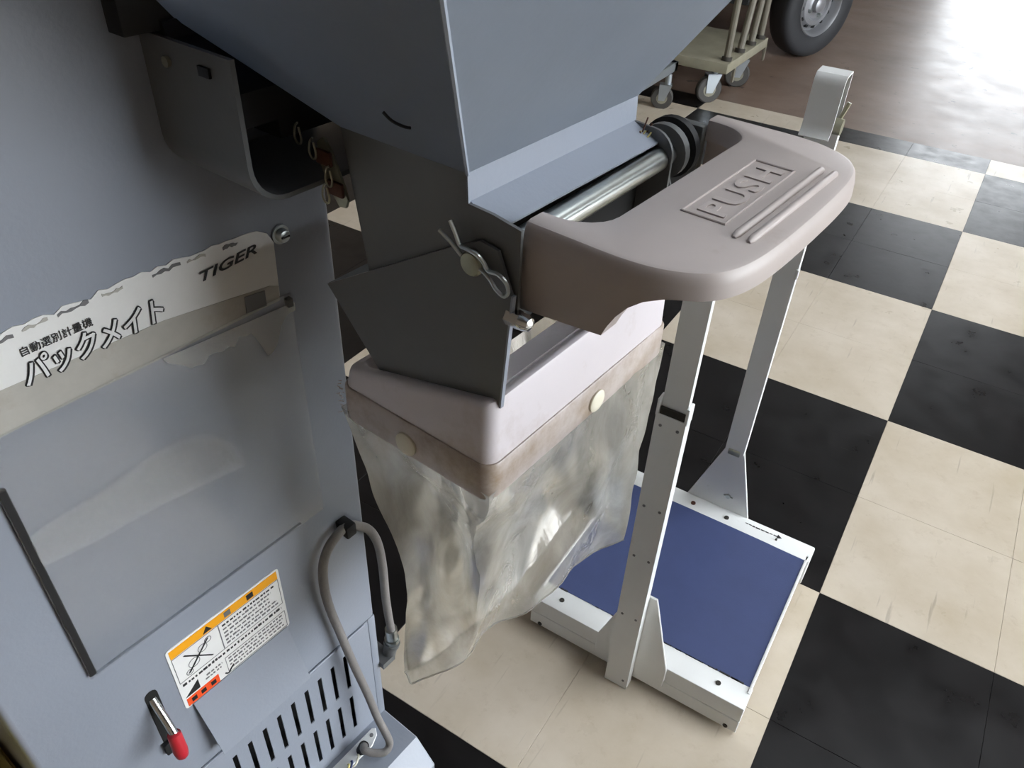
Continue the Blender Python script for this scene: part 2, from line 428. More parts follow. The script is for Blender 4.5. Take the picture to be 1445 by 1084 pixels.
# socket plate on the ledge
bm = new()
bm_prism(bm, [(-.356, -1.50), (-.338, -1.50), (-.336, -1.37), (-.343, -1.354), (-.352, -1.348), (-.356, -1.352)], lambda a, b, c: (a, b, c), .08, .083, .0008, 1)
sock = obj('socket_plate', bm, WHITE, M)
bm = new(); bm_cyl(bm, (-.343, -1.385, .083), (-.338, -1.383, .099), .0075, 14); obj('cable_gland', bm, BLACK, sock)
bm = new(); bm_cyl(bm, (-.348, -1.360, .082), (-.348, -1.360, .0845), .0028, 10); obj('screw', bm, INKGREY, sock)
for k, (mm, du) in enumerate(((BLUE, 0), (YELLOW, .006), (CREAM, -.012))):
    bm = new(); bm_tube(bm, catmull([(-.342, -1.405-du, .083), (-.336, -1.408-du, .093), (-.332, -1.418-du, .088), (-.338, -1.43-du, .083)], 4), .0016, 6)
    obj('wire', bm, mm, sock)

# hose
pts = [(-.338, -1.383, .099), (-.331, -1.388, .103), (-.318, -1.381, .1), (-.308, -1.37, .1), (-.309, -1.36, .108), (-.316, -1.361, .135),
       (-.327, -1.362, .16), (-.337, -1.366, .215), (-.344, -1.377, .295), (-.349, -1.385, .361), (-.35, -1.393, .417), (-.35, -1.396, .46), (-.35, -1.393, .495),
       (-.35, -1.383, .516), (-.35, -1.366, .527), (-.351, -1.351, .527), (-.353, -1.335, .511), (-.355, -1.318, .488), (-.356, -1.306, .452),
       (-.356, -1.302, .404), (-.356, -1.302, .346), (-.356, -1.300, .299), (-.356, -1.297, .262)]
bm = new(); bm_tube(bm, catmull(pts, 6), .0056, 12)
hose = obj('flexible_hose', bm, HOSE, M, label='grey flexible cable hose looped over a clip')
bm = new()
bm_cyl(bm, (-.357, -1.297, .267), (-.358, -1.296, .243), .0085, 14); bm_cyl(bm, (-.358, -1.296, .243), (-.359, -1.295, .236), .0105, 14)
obj('hose_fitting', bm, ZINC, hose)
bm = new(); bm_cyl(bm, (-.359, -1.295, .236), (-.366, -1.298, .195), .0095, 14); bm_cyl(bm, (-.359, -1.295, .232), (-.36, -1.296, .226), .0115, 14)
bm_box(bm, (-.395, -1.3185, .195), (-.355, -1.296, .206)); obj('hose_plug', bm, DARKGREY, hose)
bm = new(); bm_box(bm, (N0, -1.36, .516), (N0+.020, -1.346, .534), .002); obj('hose_clip', bm, BLACK, M)

# label plate, its print, and the clear pocket over it
PL = lambda d: (lambda x, y, z, dd=d: (dd+z, x, y))
def on_panel(u0, z0, d): return lambda x, y, z: (d+z, u0+x, z0+y)
top = [(-1.70, .903)]
random.seed(3)
for i in range(46):
    t = i/45; uu = -1.70+t*(.296)
    top.append((uu, .908+.004*math.sin(t*2.6)+random.uniform(-.0016, .0016)*(1.6 if .15 < t < .8 else .6)))
poly = [(-1.70, .838)] + top + [(-1.395, .9085), (-1.386, .903), (-1.381, .893), (-1.3835, .842)]
bm = new(); bm_prism(bm, poly, lambda a, b, c: (c, a, b), N0, N0+.0009)
lab = obj('name_plate', bm, PAPER, M, smooth=0, label='torn white name plate with black lettering')
bm = new(); bm_prism(bm, [(-1.70, .84), (-1.70, .877), (-1.609, .873), (-1.489, .869), (-1.392, .856), (-1.3835, .852), (-1.3845, .838)], lambda a, b, c: (c, a, b), N0+.0009, N0+.0013)
obj('dirty_film', bm, PAPER_DIRTY, lab, smooth=0)
# torn dark backing shreds along the top edge
random.seed(11)
for k in range(9):
    u0 = -1.69+.032*k+random.uniform(0, .01); z0 = .905+.004*math.sin(k*.35)
    n = 7; L_ = random.uniform(.012, .026)
    p = [(u0+L_*i/n, z0+random.uniform(-.0005, .0022)) for i in range(n+1)] + [(u0+L_*i/n, z0-random.uniform(.0004, .0022)) for i in range(n, -1, -1)]
    bm = new(); bm_prism(bm, p, lambda a, b, c: (c, a, b), N0+.0009, N0+.0014); obj('torn_shred', bm, PAPER_DIRTY if k % 2 else INKGREY, lab, smooth=0)
d = N0+.0014
obj('brand_lettering', text_bm('TIGER', .0118, on_panel(-1.452, .8868, d), width=.054, shear=.32, offset=.00015, rot=.075), INK, lab, smooth=0)
obj('small_lettering', text_bm('自動選別計量機', .0078, on_panel(-1.590, .8905, d), width=.050, rot=.01), INK, lab, smooth=0)
bm = new()
for k in range(9):
    ox, oy = (.0010*math.cos(k*math.pi/4), .0010*math.sin(k*math.pi/4)) if k < 8 else (.0013, -.0013)
    b2 = text_bm('パックメイト', .0225, on_panel(-1.5945+ox, .8680+oy, d), width=.107, shear=.22, offset=.0003, rot=.04, depth=.0003)
    me_ = bpy.data.meshes.new('t'); b2.to_mesh(me_); b2.free(); bm.from_mesh(me_); bpy.data.meshes.remove(me_)
obj('title_outline', bm, INK, lab, smooth=0)
obj('title_lettering', text_bm('パックメイト', .0225, on_panel(-1.5945, .8680, d+.0005), width=.107, shear=.22, offset=.0003, rot=.04), WHITEINK, lab, smooth=0)
bm = new(); bm_prism(bm, [(-1.418, .857), (-1.398, .8545), (-1.3985, .8395), (-1.419, .8415)], lambda a, b, c: (c, a, b), d, d+.0004); obj('grey_mark', bm, INKGREY, lab, smooth=0)
bm = new(); bm_box(bm, (N0+.002, -1.640, .568), (N0+.0038, -1.374, .842), .0006, 1)
poc = obj('clear_pocket', bm, ACRYL, M, label='clear plastic document pocket on the grey panel')
bm = new(); bm_box(bm, (N0, -1.6395, .571), (N0+.0042, -1.633, .80), .001, 1); obj('pocket_edge', bm, BLACK, poc)
bm = new(); bm_box(bm, (N0, -1.634, .5685), (N0+.0034, -1.404, .5697), .0003, 1); obj('pocket_bottom', bm, GREY, poc)
bm = new(); bm_box(bm, (N0, -1.380, .829), (N0+.006, -1.3735, .838), .001, 1); obj('pocket_catch', bm, DARKGREY, poc)
random.seed(5)
p = [(-1.50, .840), (-1.372, .832)] + [(-1.372-.006*i, .822-.02*math.exp(-((i-5)/2.0)**2)*1.6+random.uniform(-.005, .005)) for i in range(20)] + [(-1.497, .834)]
bm = new(); bm_prism(bm, p, lambda a, b, c: (c, a, b), N0+.0042, N0+.0046); obj('torn_tape', bm, TAPE, poc, smooth=0)
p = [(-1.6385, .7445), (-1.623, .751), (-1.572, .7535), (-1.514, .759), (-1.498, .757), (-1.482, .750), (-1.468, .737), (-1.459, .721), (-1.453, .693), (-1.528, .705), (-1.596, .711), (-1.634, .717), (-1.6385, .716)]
bm = new()          # painted pale reflection, feathered by stacked thin layers
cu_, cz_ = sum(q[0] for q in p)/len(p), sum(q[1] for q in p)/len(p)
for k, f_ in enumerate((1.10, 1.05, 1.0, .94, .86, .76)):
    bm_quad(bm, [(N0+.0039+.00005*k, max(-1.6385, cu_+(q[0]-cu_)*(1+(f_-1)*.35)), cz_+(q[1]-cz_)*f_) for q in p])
sm_ = obj('reflection_patch', bm, REFLECTION, poc, smooth=0, fix=False); sm_['kind'] = 'stuff'
# panel screw
bm = new()
fn = lambda x, y, a: (N0+a, -1.3735+x, .8975+y)
bm_lathe(bm, [(.0085, 0), (.0085, .002), (.0062, .0022), (.0062, .0055), (.005, .0075), (.0022, .0082)], fn, 18)
scw = obj('panel_screw', bm, ZINC, M)
bm = new(); bm_box(bm, (N0+.0078, -1.3775, .8968), (N0+.0088, -1.3695, .8982)); obj('screw_slot', bm, INK, scw)

# warning sticker
S0u, S1u, S0z, S1z = -1.576, -1.4415, .4305, .5305
bm = new(); bm_prism(bm, arc(S1u-.004, S1z-.004, .004, 0, 90, 4)+arc(S0u+.004, S1z-.004, .004, 90, 180, 4)+arc(S0u+.004, S0z+.004, .004, 180, 270, 4)+arc(S1u-.004, S0z+.004, .004, 270, 360, 4),
                     lambda a, b, c: (c, a, b), N0, N0+.0008)
stk = obj('warning_sticker', bm, PAPER, M, smooth=0, label='white caution sticker with orange band and red box')
d = N0+.0008
def mark(name, poly, m, dd=0.0):
    b = new(); bm_prism(b, poly, lambda a, c, e: (e, a, c), d+dd, d+dd+.0004); return obj(name, b, m, stk, smooth=0)
def rect(a0, b0, a1, b1): return [(a0, b0), (a1, b0), (a1, b1), (a0, b1)]
mark('orange_band', rect(S0u+.003, .5155, S1u-.003, .5275), ORANGE)
mark('caution_triangle', [(-1.5365, .5175), (-1.5265, .5175), (-1.5315, .5255)], INK, .0004)
mark('band_mark', rect(-1.511, .5178, -1.5035, .5252), INKGREY, .0004)
mark('band_mark', rect(-1.4835, .5178, -1.4755, .5252), INK, .0004)
def frame_lines(a0, b0, a1, b1, t=.0005):
    for q in (rect(a0, b0, a1, b0+t), rect(a0, b1-t, a1, b1), rect(a0, b0, a0+t, b1), rect(a1-t, b0, a1, b1)): mark('rule', q, INKGREY)
frame_lines(S0u+.003, .4735, -1.520, .5145)
frame_lines(-1.520, .4735, S1u-.003, .5145)
frame_lines(-1.523, .4335, S1u-.003, .4600)
# crossed-out pictogram
for sgn in (1, -1):
    c0, c1 = -1.547, .494
    dx, dy = .0135, .0145
    b = new(); bm_prism(b, [(c0-dx-.001, c1-sgn*dy), (c0-dx+.001, c1-sgn*dy), (c0+dx+.001, c1+sgn*dy), (c0+dx-.001, c1+sgn*dy)], lambda a, c, e: (e, a, c), d+.0004, d+.0008)
    obj('cross_stroke', b, INK, stk, smooth=0)
for (a, z, r_) in ((-1.553, .489, .0065), (-1.541, .500, .0055), (-1.560, .480, .004), (-1.5335, .506, .004)):
    b = new(); bm_lathe(b, [(r_, 0), (r_, .0003), (r_-.0007, .0003), (r_-.0007, 0)], lambda x, y, e, a=a, z=z: (d+e, a+x, z+y), 20, True); obj('gear_ring', b, INKGREY, stk, smooth=0)
random.seed(21)
def text_line(u0, u1, z, h, m):
    u = u0
    while u < u1:
        L_ = random.uniform(.0018, .005)
        mark('print_dash', rect(u, z, min(u+L_, u1), z+h*random.uniform(.6, 1)), m); u += L_+random.uniform(.0008, .0022)
for z in (.5075, .5015, .4955, .4895, .4835, .478): text_line(-1.516, -1.449-random.uniform(0, .012), z, .0026, INKGREY if z < .505 else INK)
text_line(-1.571, S1u-.006, .4665, .0036, INK)
for z in (.4545, .4490, .4435, .4380): text_line(-1.5195, -1.449, z, .0024, INKGREY)
text_line(-1.546, -1.527, .4560, .0026, INKGREY); text_line(-1.548, -1.529, .4510, .0026, INKGREY)
mark('black_arrow', [(-1.5725, .4475), (-1.5555, .4475), (-1.5555, .4615)], INK)
mark('red_box', rect(-1.5725, .4325, -1.5345, .4450), REDINK)
for a in (-1.5675, -1.5565, -1.5445): mark('box_mark', rect(a, .4358, a+.0058, .4416), INK, .0004)
b = new(); bm_tube(b, catmull([(d+.0005, -1.527, .4375), (d+.0005, -1.5235, .4345), (d+.0005, -1.5195, .4385), (d+.0005, -1.5155, .4415)], 4), .0008, 6); obj('ink_squiggle', b, INK, stk, smooth=0)

# document hood under the sticker
bm = new()
bm_slab(bm, [(N0+.0008, -1.568, .432), (N0+.0008, -1.446, .432), (N0+.017, -1.440, .338), (N0+.017, -1.562, .338)], (.0012, 0, .0002))
obj('hood_plate', bm, GREY, M)
# lever with red cap
bm = new(); bm_prism(bm, arc(-1.601, .489, .0065, 0, 180, 6)+[(-1.6075, .405), (-1.5945, .405)], lambda a, b, c: (c, a, b), N0-.0005, N0+.0006)
lev = obj('lever_slot', bm, VOID, M, smooth=0)
bm = new(); bm_box(bm, (N0, -1.610, .392), (N0+.006, -1.600, .41), .001); obj('lever_stop', bm, BLACK, lev)
bm = new(); bm_tube(bm, [(N0-.001, -1.601, .482), (N0+.018, -1.602, .463), (N0+.030, -1.603, .450)], .0042, 12); obj('lever_rod', bm, STEEL, lev)
bm = new(); bm_tube(bm, [(N0+.027, -1.6028, .453), (N0+.0275, -1.603, .4525), (N0+.0335, -1.605, .431), (N0+.0345, -1.6053, .424), (N0+.0347, -1.6055, .420)], [.004, .0066, .0072, .0062, .003], 14)
obj('lever_cap', bm, REDCAP, lev, label='red rubber lever cap')

# U bracket below the hopper
prof_o = [(-1.455, 1.073)] + arc(-1.427, 1.006, .028, 180, 270, 8) + [(-1.262, .978)] + [(-1.262, .9805)]
prof_i = [(-1.2625, .9815)] + arc(-1.427, 1.006, .0245, 270, 180, 8) + [(-1.4515, 1.073)]
bm = new()
bm_prism(bm, prof_o+prof_i, lambda a, b, c: (c, a, b), N0, -.268)
brk = obj('u_bracket', bm, DARKGREY, M, label='bent dark grey bracket under the hopper')
bm = new(); bm_cyl(bm, (-.334, -1.4575, 1.059), (-.334, -1.4545, 1.059), .0035, 10); obj('bolt_head', bm, OLDZ, brk)
bm = new(); bm_box(bm, (-.300, -1.4568, 1.058), (-.289, -1.4548, 1.064)); obj('paint_chip', bm, INK, brk)
# dark shutter box and black blocks filling the gap between cabinet and hopper
bm = new(); bm_box(bm, (N0-.01, -1.402, 1.002), (-.302, -1.25, 1.066), .002); bm_box(bm, (N0-.01, -1.474, 1.074), (-.345, -1.20, 1.14), .001)
bm_prism(bm, [(N0-.01, 1.08), (-.342, 1.08), (-.340, 1.070), (-.294, 1.0425), (-.294, 1.02), (N0-.01, 1.02)], lambda a, b, c: (a, c, b), -1.449, -1.21)
obj('shutter_box', bm, BLACK, M)

# hopper
HB = (-.250, -.140, -1.392, -1.196, 1.022)      # n0 n1 u0 u1 z of the throat
def hop(dz, inset=0.0):
    n0 = max(HB[0]-1.66*dz, N0-.004); n1 = HB[1]+.58*dz; u0 = HB[2]-.80*dz; u1 = HB[3]+.78*dz; z = HB[4]+dz
    return [(n0+inset, u0+inset, z), (n1-inset, u0+inset, z), (n1-inset, u1-inset, z), (n0+inset, u1-inset, z)]
bm = new()
lev_ = [hop(0), hop(.0699), hop(.27)]
topz = [tuple((p[0], p[1], 1.62)) for p in hop(.27)]  # unseen upper flare and collar, added to shade the cabinet panel
rings = [[bm.verts.new(p) for p in r_] for r_ in lev_+[topz]]
for A, B in zip(rings, rings[1:]):
    for i in range(4): bm.faces.new((A[i], A[(i+1) % 4], B[(i+1) % 4], B[i]))
r = bmesh.ops.solidify(bm, geom=bm.faces[:], thickness=.0018)
hopper = obj('hopper', bm, GREY2, M, smooth=0, label='tapered grey sheet metal hopper')
bm = new()          # folded corner seam
a, b_ = Vector(hop(0)[1]), Vector(hop(.27)[1])
bm_tube(bm, [a+Vector((.0006, -.0006, 0)), b_+Vector((.0006, -.0006, 0))], .0015, 6); obj('corner_seam', bm, GREY2, hopper)
bm = new(); bm_tube(bm, catmull([(-.166, -1.4325, 1.0625), (-.162, -1.430, 1.058), (-.156, -1.427, 1.0555), (-.152, -1.426, 1.0555)], 4), .0009, 6); obj('paint_nick', bm, INK, hopper)

# throat / side plates
un = HB[2]
bm = new()
near = [(-.250, 1.0225), (-.140, 1.0235), (-.139, 1.003), (-.120, 1.002), (-.098, .9985), (-.098, .935), (-.150, .915), (-.232, .915)]
bm_prism(bm, near, lambda a, b, c: (a, c, b), un, un+.0025)
chute = obj('chute', bm, DARKGREY, M, label='grey outlet chute below the hopper, shade put into its colour')
bm = new()
far = [(-.250, 1.0225), (-.140, 1.0235), (-.139, 1.004), (-.125, 1.003)] + arc(-.122, .984, .019, 90, 0, 6) + [(-.103, .90), (-.232, .90)]
bm_prism(bm, far, lambda a, b, c: (a, c, b), HB[3]-.0025, HB[3]); obj('side_plate', bm, DARKGREY, chute)
bm = new()
bm_slab(bm, [(-.250, un, 1.0225), (-.250, HB[3], 1.0225), (-.232, HB[3], .91), (-.232, un, .91)], (.0015, 0, 0)); obj('back_plate', bm, DARKGREY, chute)
bm = new()
bm_slab(bm, [(-.1415, un, 1.0235), (-.1415, HB[3], 1.0235), (-.1405, HB[3], 1.003), (-.1405, un, 1.003)], (.0016, 0, 0))
bm_slab(bm, [(-.1405, un+.002, 1.003), (-.1405, HB[3]-.002, 1.003), (-.1165, HB[3]-.002, .9915), (-.1165, un+.002, .9915)], (.0004, 0, .0016))
obj('front_lip', bm, GREY, chute)
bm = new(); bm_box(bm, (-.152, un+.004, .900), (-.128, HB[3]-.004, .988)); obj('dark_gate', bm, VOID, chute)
bm = new(); bm_cyl(bm, (-.1135, un+.0027, .9775), (-.1145, HB[3]-.001, .9805), .0092, 24); rod = obj('pivot_rod', bm, ZINC, M, label='zinc plated steel pivot rod')
# straw debris at the far end
random.seed(4)
for k in range(7):
    bm = new(); p0 = Vector((-.128+random.uniform(-.004, .004), HB[3]-.004-random.uniform(0, .006), .9935)); q = p0+Vector((random.uniform(-.002, .004), random.uniform(-.006, .006), random.uniform(.004, .018)))
    bm_tube(bm, [p0, q], .0006, 5); obj('straw_bit', bm, YELLOW if k % 2 else RUST, chute)
# rubber bump discs and arm beyond the far plate
for k, (uu, rr) in enumerate(((-1.184, .0215), (-1.172, .024))):
    bm = new(); bm_cyl(bm, (-.120, uu, .9805), (-.120, uu+.007, .9805), rr, 28); obj('rubber_disc', bm, BLACK if k else DARKGREY, rod)
bm = new(); bm_box(bm, (-.138, -1.152, .93), (-.1025, -1.142, .996), .002); obj('far_arm', bm, DARKGREY, M)
bm = new(); bm_cyl(bm, (-.1145, HB[3], .9805), (-.1145, -1.142, .9805), .0085, 16); obj('rod_end', bm, DARKGREY, rod)

# tilting outlet flap (two cheeks and a sloping floor)
cheek = [(-.278, .893), (-.146, .9735), (-.126, .984), (-.112, .982), (-.100, .955), (-.1065, .862), (-.112, .842), (-.200, .805)]
bm = new()
bm_prism(bm, cheek, lambda a, b, c: (a, c, b), un-.004, un-.0015)
bm_prism(bm, cheek, lambda a, b, c: (a, c, b), HB[3]+.002, HB[3]+.0045)
bm_slab(bm, [(-.278, un-.0035, .893), (-.278, HB[3]+.004, .893), (-.200, HB[3]+.004, .805), (-.200, un-.0035, .805)], (.0015, 0, .0015))
flap = obj('outlet_flap', bm, DARKGREY, M, label='grey tilting outlet flap, shade put into its colour')
bm = new(); bm_prism(bm, [(-.100, .955), (-.0985, .955), (-.105, .862), (-.1065, .862)], lambda a, b, c: (a, c, b), un-.0045, un-.001); obj('flap_edge', bm, GREY, flap)
# clevis pin, R clip
bm = new(); bm_lathe(bm, [(.0085, 0), (.0085, -.004), (.0075, -.0052), (.003, -.0058)], lambda x, y, a: (-.130+x, un-.004+a, .968+y), 20)
pin = obj('clevis_pin', bm, OLDZ, M)
uc = un-.0085
pp = [(-.1465, uc, .9925), (-.142, uc, .985), (-.1385, uc, .9785), (-.132, uc-.001, .9785), (-.124, uc-.001, .9775), (-.1195, uc, .9735), (-.1155, uc, .969), (-.108, uc, .9695),
      (-.1015, uc, .966), (-.0995, uc, .9605), (-.1025, uc, .956), (-.1085, uc, .958), (-.114, uc, .9635), (-.1185, uc, .9665), (-.122, uc, .968)]
bm = new(); bm_tube(bm, catmull(pp, 5), .0014, 8)
bm_tube(bm, [(-.1555, uc, .983), (-.146, uc, .978), (-.137, uc, .9715)], .0014, 8)
obj('spring_clip', bm, ZINC, pin)
# acorn bolt below the arm
bm = new(); bm_cyl(bm, (-.104, un-.001, .938), (-.094, un-.001, .938), .0062, 6); bm_lathe(bm, [(.0058, 0), (.0058, .004), (.0045, .0072), (.0015, .0088)], lambda x, y, a: (-.094+a, un-.001+x, .938+y), 16)
obj('acorn_nut', bm, STEEL, flap)
# pins hanging by the throat on the cabinet side
uc = un-.002
bm = new(); bm_prism(bm, [(-.2735, 1.006), (-.267, 1.011), (-.261, 1.004), (-.250, .980), (-.2475, .971), (-.250, .9645), (-.257, .9635), (-.266, .975), (-.273, .993)], lambda a, b, c: (a, c, b), uc, uc+.002)
plt = obj('pin_plate', bm, OLDZ, M)
for zz, nn_ in ((1.002, -.266), (.982, -.257)):
    bm = new(); bm_box(bm, (nn_-.007, uc-.0035, zz-.0095), (nn_+.008, uc-.0005, zz+.001), .001); obj('rusty_link', bm, RUST, plt)
for a, z in ((-.291, 1.013), (-.277, 1.006), (-.263, .990), (-.268, .976)):
    q = [(a+.004, uc-.004, z+.004), (a+.001, uc-.004, z+.001), (a-.001, uc-.004, z-.006), (a+.001, uc-.004, z-.0105), (a+.0045, uc-.004, z-.0105), (a+.006, uc-.004, z-.006), (a+.0045, uc-.004, z+.001)]
    bm = new(); bm_tube(bm, catmull(q, 4), .0008, 6); obj('cotter_ring', bm, OLDZ, plt)

# ------------------------------------------------------------------ push handle
UC = -1.2545
ztop = lambda n: 1.0005
side_pts = [(-.102, .1300), (-.070, .1302), (-.040, .1303), (-.018, .1275), (.0, .1205), (.014, .1095), (.0225, .0935), (.0270, .0720), (.0290, .0400), (.0295, 0.0)]
def side(n):
    for (a, ya), (b, yb) in zip(side_pts, side_pts[1:]):
        if a <= n <= b: return ya+(yb-ya)*(n-a)/(b-a)
    return .13
outer = [(v.x, -v.y) for v in catmull([Vector((p[0], p[1], 0)) for p in side_pts], 4)]
far_side = [(a, -b) for a, b in outer[::-1]][1:]
inner = [(-.102, .1080)] + [(-.0930+.0275*math.sin(math.radians(t)), .0830+.0250*math.cos(math.radians(t))) for t in range(0, 91, 15)]
inner_full = inner + [(a, -b) for a, b in inner[::-1]]
outl = outer + far_side + inner_full
n_out = len(outer)+len(far_side)
def inset_poly(d, d_in):
    out = []
    n = len(outl)
    for i, (a, b) in enumerate(outl):
        a0, b0 = outl[i-1]; a1, b1 = outl[(i+1) % n]
        if i == 0: a0, b0 = a, b
        if i == n_out-1: a1, b1 = a, b
        if i == n_out: a0, b0 = a, b
        if i == n-1: a1, b1 = a, b
        tx, ty = a1-a0, b1-b0; l_ = math.hypot(tx, ty) or 1
        k = d if i < n_out else d_in
        out.append((a-ty/l_*k, b+tx/l_*k))
    return out
bm = new()
rings = []
for d_o, d_i, zz in ((0, 0, -.0165), (.0007, .0002, -.0080), (.0019, .0006, -.0032), (.0038, .0014, -.0009), (.0065, .0030, 0)):
    rings.append([bm.verts.new((a, UC+b, ztop(a)+zz)) for a, b in inset_poly(d_o, d_i)])
for A, B in zip(rings, rings[1:]):
    for i in range(len(A)): bm.faces.new((A[i], A[(i+1) % len(A)], B[(i+1) % len(A)], B[i]))
bm.faces.new(rings[0][::-1]); bm.faces.new(rings[-1])
for s in (-1, 1):     # deep end cheeks
    low = [(-.102, .9400), (-.070, .9435), (-.0405, .9470), (-.0375, .9545), (-.033, .9630), (-.0265, .9715), (-.018, .9785), (-.008, .9825), (.003, .9838)]
    ring_o, ring_i = [], []
    for nn_, zz in low:
        y = side(nn_)
        ring_o.append(((nn_, UC+s*y, ztop(nn_)-.0164), (nn_, UC+s*y, min(zz, ztop(nn_)-.0166)))); ring_i.append(((nn_, UC+s*(y-.017), ztop(nn_)-.0100), (nn_, UC+s*(y-.017), min(zz, ztop(nn_)-.0166))))
    vo = [[bm.verts.new(p) for p in q] for q in ring_o]; vi = [[bm.verts.new(p) for p in q] for q in ring_i]
    for i in range(len(low)-1):
        bm.faces.new((vo[i][0], vo[i+1][0], vo[i+1][1], vo[i][1])); bm.faces.new((vi[i][0], vi[i][1], vi[i+1][1], vi[i+1][0]))
        bm.faces.new((vo[i][1], vo[i+1][1], vi[i+1][1], vi[i][1])); bm.faces.new((vo[i][0], vi[i][0], vi[i+1][0], vo[i+1][0]))
    bm.faces.new((vo[0][0], vo[0][1], vi[0][1], vi[0][0])); bm.faces.new((vo[-1][0], vi[-1][0], vi[-1][1], vo[-1][1]))
hand = obj('push_handle', bm, BEIGE, M, smooth=30, label='beige plastic push handle embossed PUSH')
top_fn = lambda a, b, c: (a, b, ztop(a)+c)
HT = .0012
obj('push_lettering', text_bm('PUSH', .0255, lambda x, y, z: top_fn(-.0148-y, -1.298+x, z-.0008), depth=.0018, width=.092, offset=.0004, spacing=1.05), BEIGE, hand, smooth=0)
bm = new()
a0, a1, b0, b1 = -.0400, -.0095, -1.306, -1.197
for q in ((a0, b0, a0+.0016, b1), (a1-.0016, b0, a1, b1), (a0, b0, a1, b0+.0016), (a0, b1-.0016, a1, b1)):
    P0 = [(q[0], q[1]), (q[2], q[1]), (q[2], q[3]), (q[0], q[3])]
    bm_prism(bm, P0, top_fn, -.001, HT, .0005, 1, True)
obj('embossed_frame', bm, BEIGE, hand)
for nn_ in (.0025, .0120):
    bm = new()
    bm_tube(bm, [top_fn(nn_-.0008, -1.317, .0002), top_fn(nn_-.0008, -1.313, .0008), top_fn(nn_+.0008, -1.184, .0008), top_fn(nn_+.0008, -1.180, .0002)], [.0012, .0027, .0027, .0012], 10)
    obj('grip_rib', bm, BEIGE, hand)

# ------------------------------------------------------------------ bag mouth tray, snap band, sleeve
t0n, t1n, t0u, t1u = -.261, -.105, -1.407, -1.148
def rr(inset, rad, n=5):
    a0, a1, b0, b1 = t0n+inset, t1n-inset, t0u+inset, t1u-inset
    return arc(a1-rad, b1-rad, rad, 0, 90, n)+arc(a0+rad, b1-rad, rad, 90, 180, n)+arc(a0+rad, b0+rad, rad, 180, 270, n)+arc(a1-rad, b0+rad, rad, 270, 360, n)
rim = lambda n: .8265 + (n-t0n)*(.8695-.8265)/(t1n-t0n)
bm = new()
loops = []
def loop(inset, rad, zf):
    loops.append([bm.verts.new((a, b, zf(a))) for a, b in rr(inset, rad)])
loop(.002, .012, lambda a: .776)
loop(0, .012, lambda a: .812)
loop(.0015, .012, lambda a: rim(a)-.006)
loop(.0030, .011, lambda a: rim(a)-.0018)
loop(.0060, .010, lambda a: rim(a))
loop(.0110, .008, lambda a: rim(a)-.0005)
loop(.0135, .007, lambda a: rim(a)-.004)
loop(.0180, .006, lambda a: rim(a)-.030)
loop(.0190, .006, lambda a: .778)
loop(.0100, .008, lambda a: .7755)
for A, B in zip(loops, loops[1:]+loops[:1]):
    n = len(A)
    for i in range(n): bm.faces.new((A[i], A[(i+1) % n], B[(i+1) % n], B[i]))
tray = obj('bag_mouth_tray', bm, TRAYM, M, smooth=50, label='pale plastic bag mouth frame under the chute')
bm = new()          # inner sloping ledge on the handle side and a post
bm_slab(bm, [(-.1175, -1.385, .8665), (-.1175, -1.165, .8665), (-.1425, -1.165, .8585), (-.1425, -1.372, .8585)], (0, 0, -.003))
obj('inner_ledge', bm, TRAYM, tray)
bm = new(); bm_box(bm, (-.135, -1.372, .83), (-.128, -1.362, .873), .001); bm_box(bm, (-.170, -1.20, .83), (-.13, -1.19, .935), .002); obj('inner_post', bm, TRAYM, tray)
# vinyl band
bm = new(); A = []
for ins, z in ((-.0012, .8115), (-.0022, .8095), (-.0024, .780), (-.0012, .7765), (.001, .7765), (.0006, .8115)):
    A.append([bm.verts.new((a, b, z+(.0016*noise.noise(Vector((a*60, b*60, z*20))) if z < .785 else 0))) for a, b in rr(ins, .013)])
for X, Y in zip(A, A[1:]+A[:1]):
    n = len(X)
    for i in range(n): bm.faces.new((X[i], X[(i+1) % n], Y[(i+1) % n], Y[i]))
band = obj('vinyl_band', bm, BAND, tray, smooth=50, label='grimy plastic band around the frame')
def snap(fn): 
    b = new(); bm_lathe(b, [(.0105, 0), (.0105, .0016), (.0092, .0026), (.005, .0031), (.001, .0032)], fn, 24); obj('snap_button', b, CREAM, tray)
snap(lambda x, y, a: (-.187+x, t0u-.0024-a, .7895+y))
snap(lambda x, y, a: (t1n+.0024+a, -1.2665+x, .7905+y))
snap(lambda x, y, a: (-.183+x, t1u+.0024+a, .7905+y))
# frayed edge of the band on the cabinet side
random.seed(9)
bm = new()
for k in range(16):
    z = .778+.0022*k; a = t0n-.0022; bb = t0u+random.uniform(-.001, .004)
    bm_tube(bm, [(a, bb, z), (a-random.uniform(.0015, .004), bb-random.uniform(0, .003), z+random.uniform(-.001, .001))], [.0007, .0002], 4)
fr_ = obj('frayed_edge', bm, BAND, tray, smooth=0); fr_['kind'] = 'stuff'

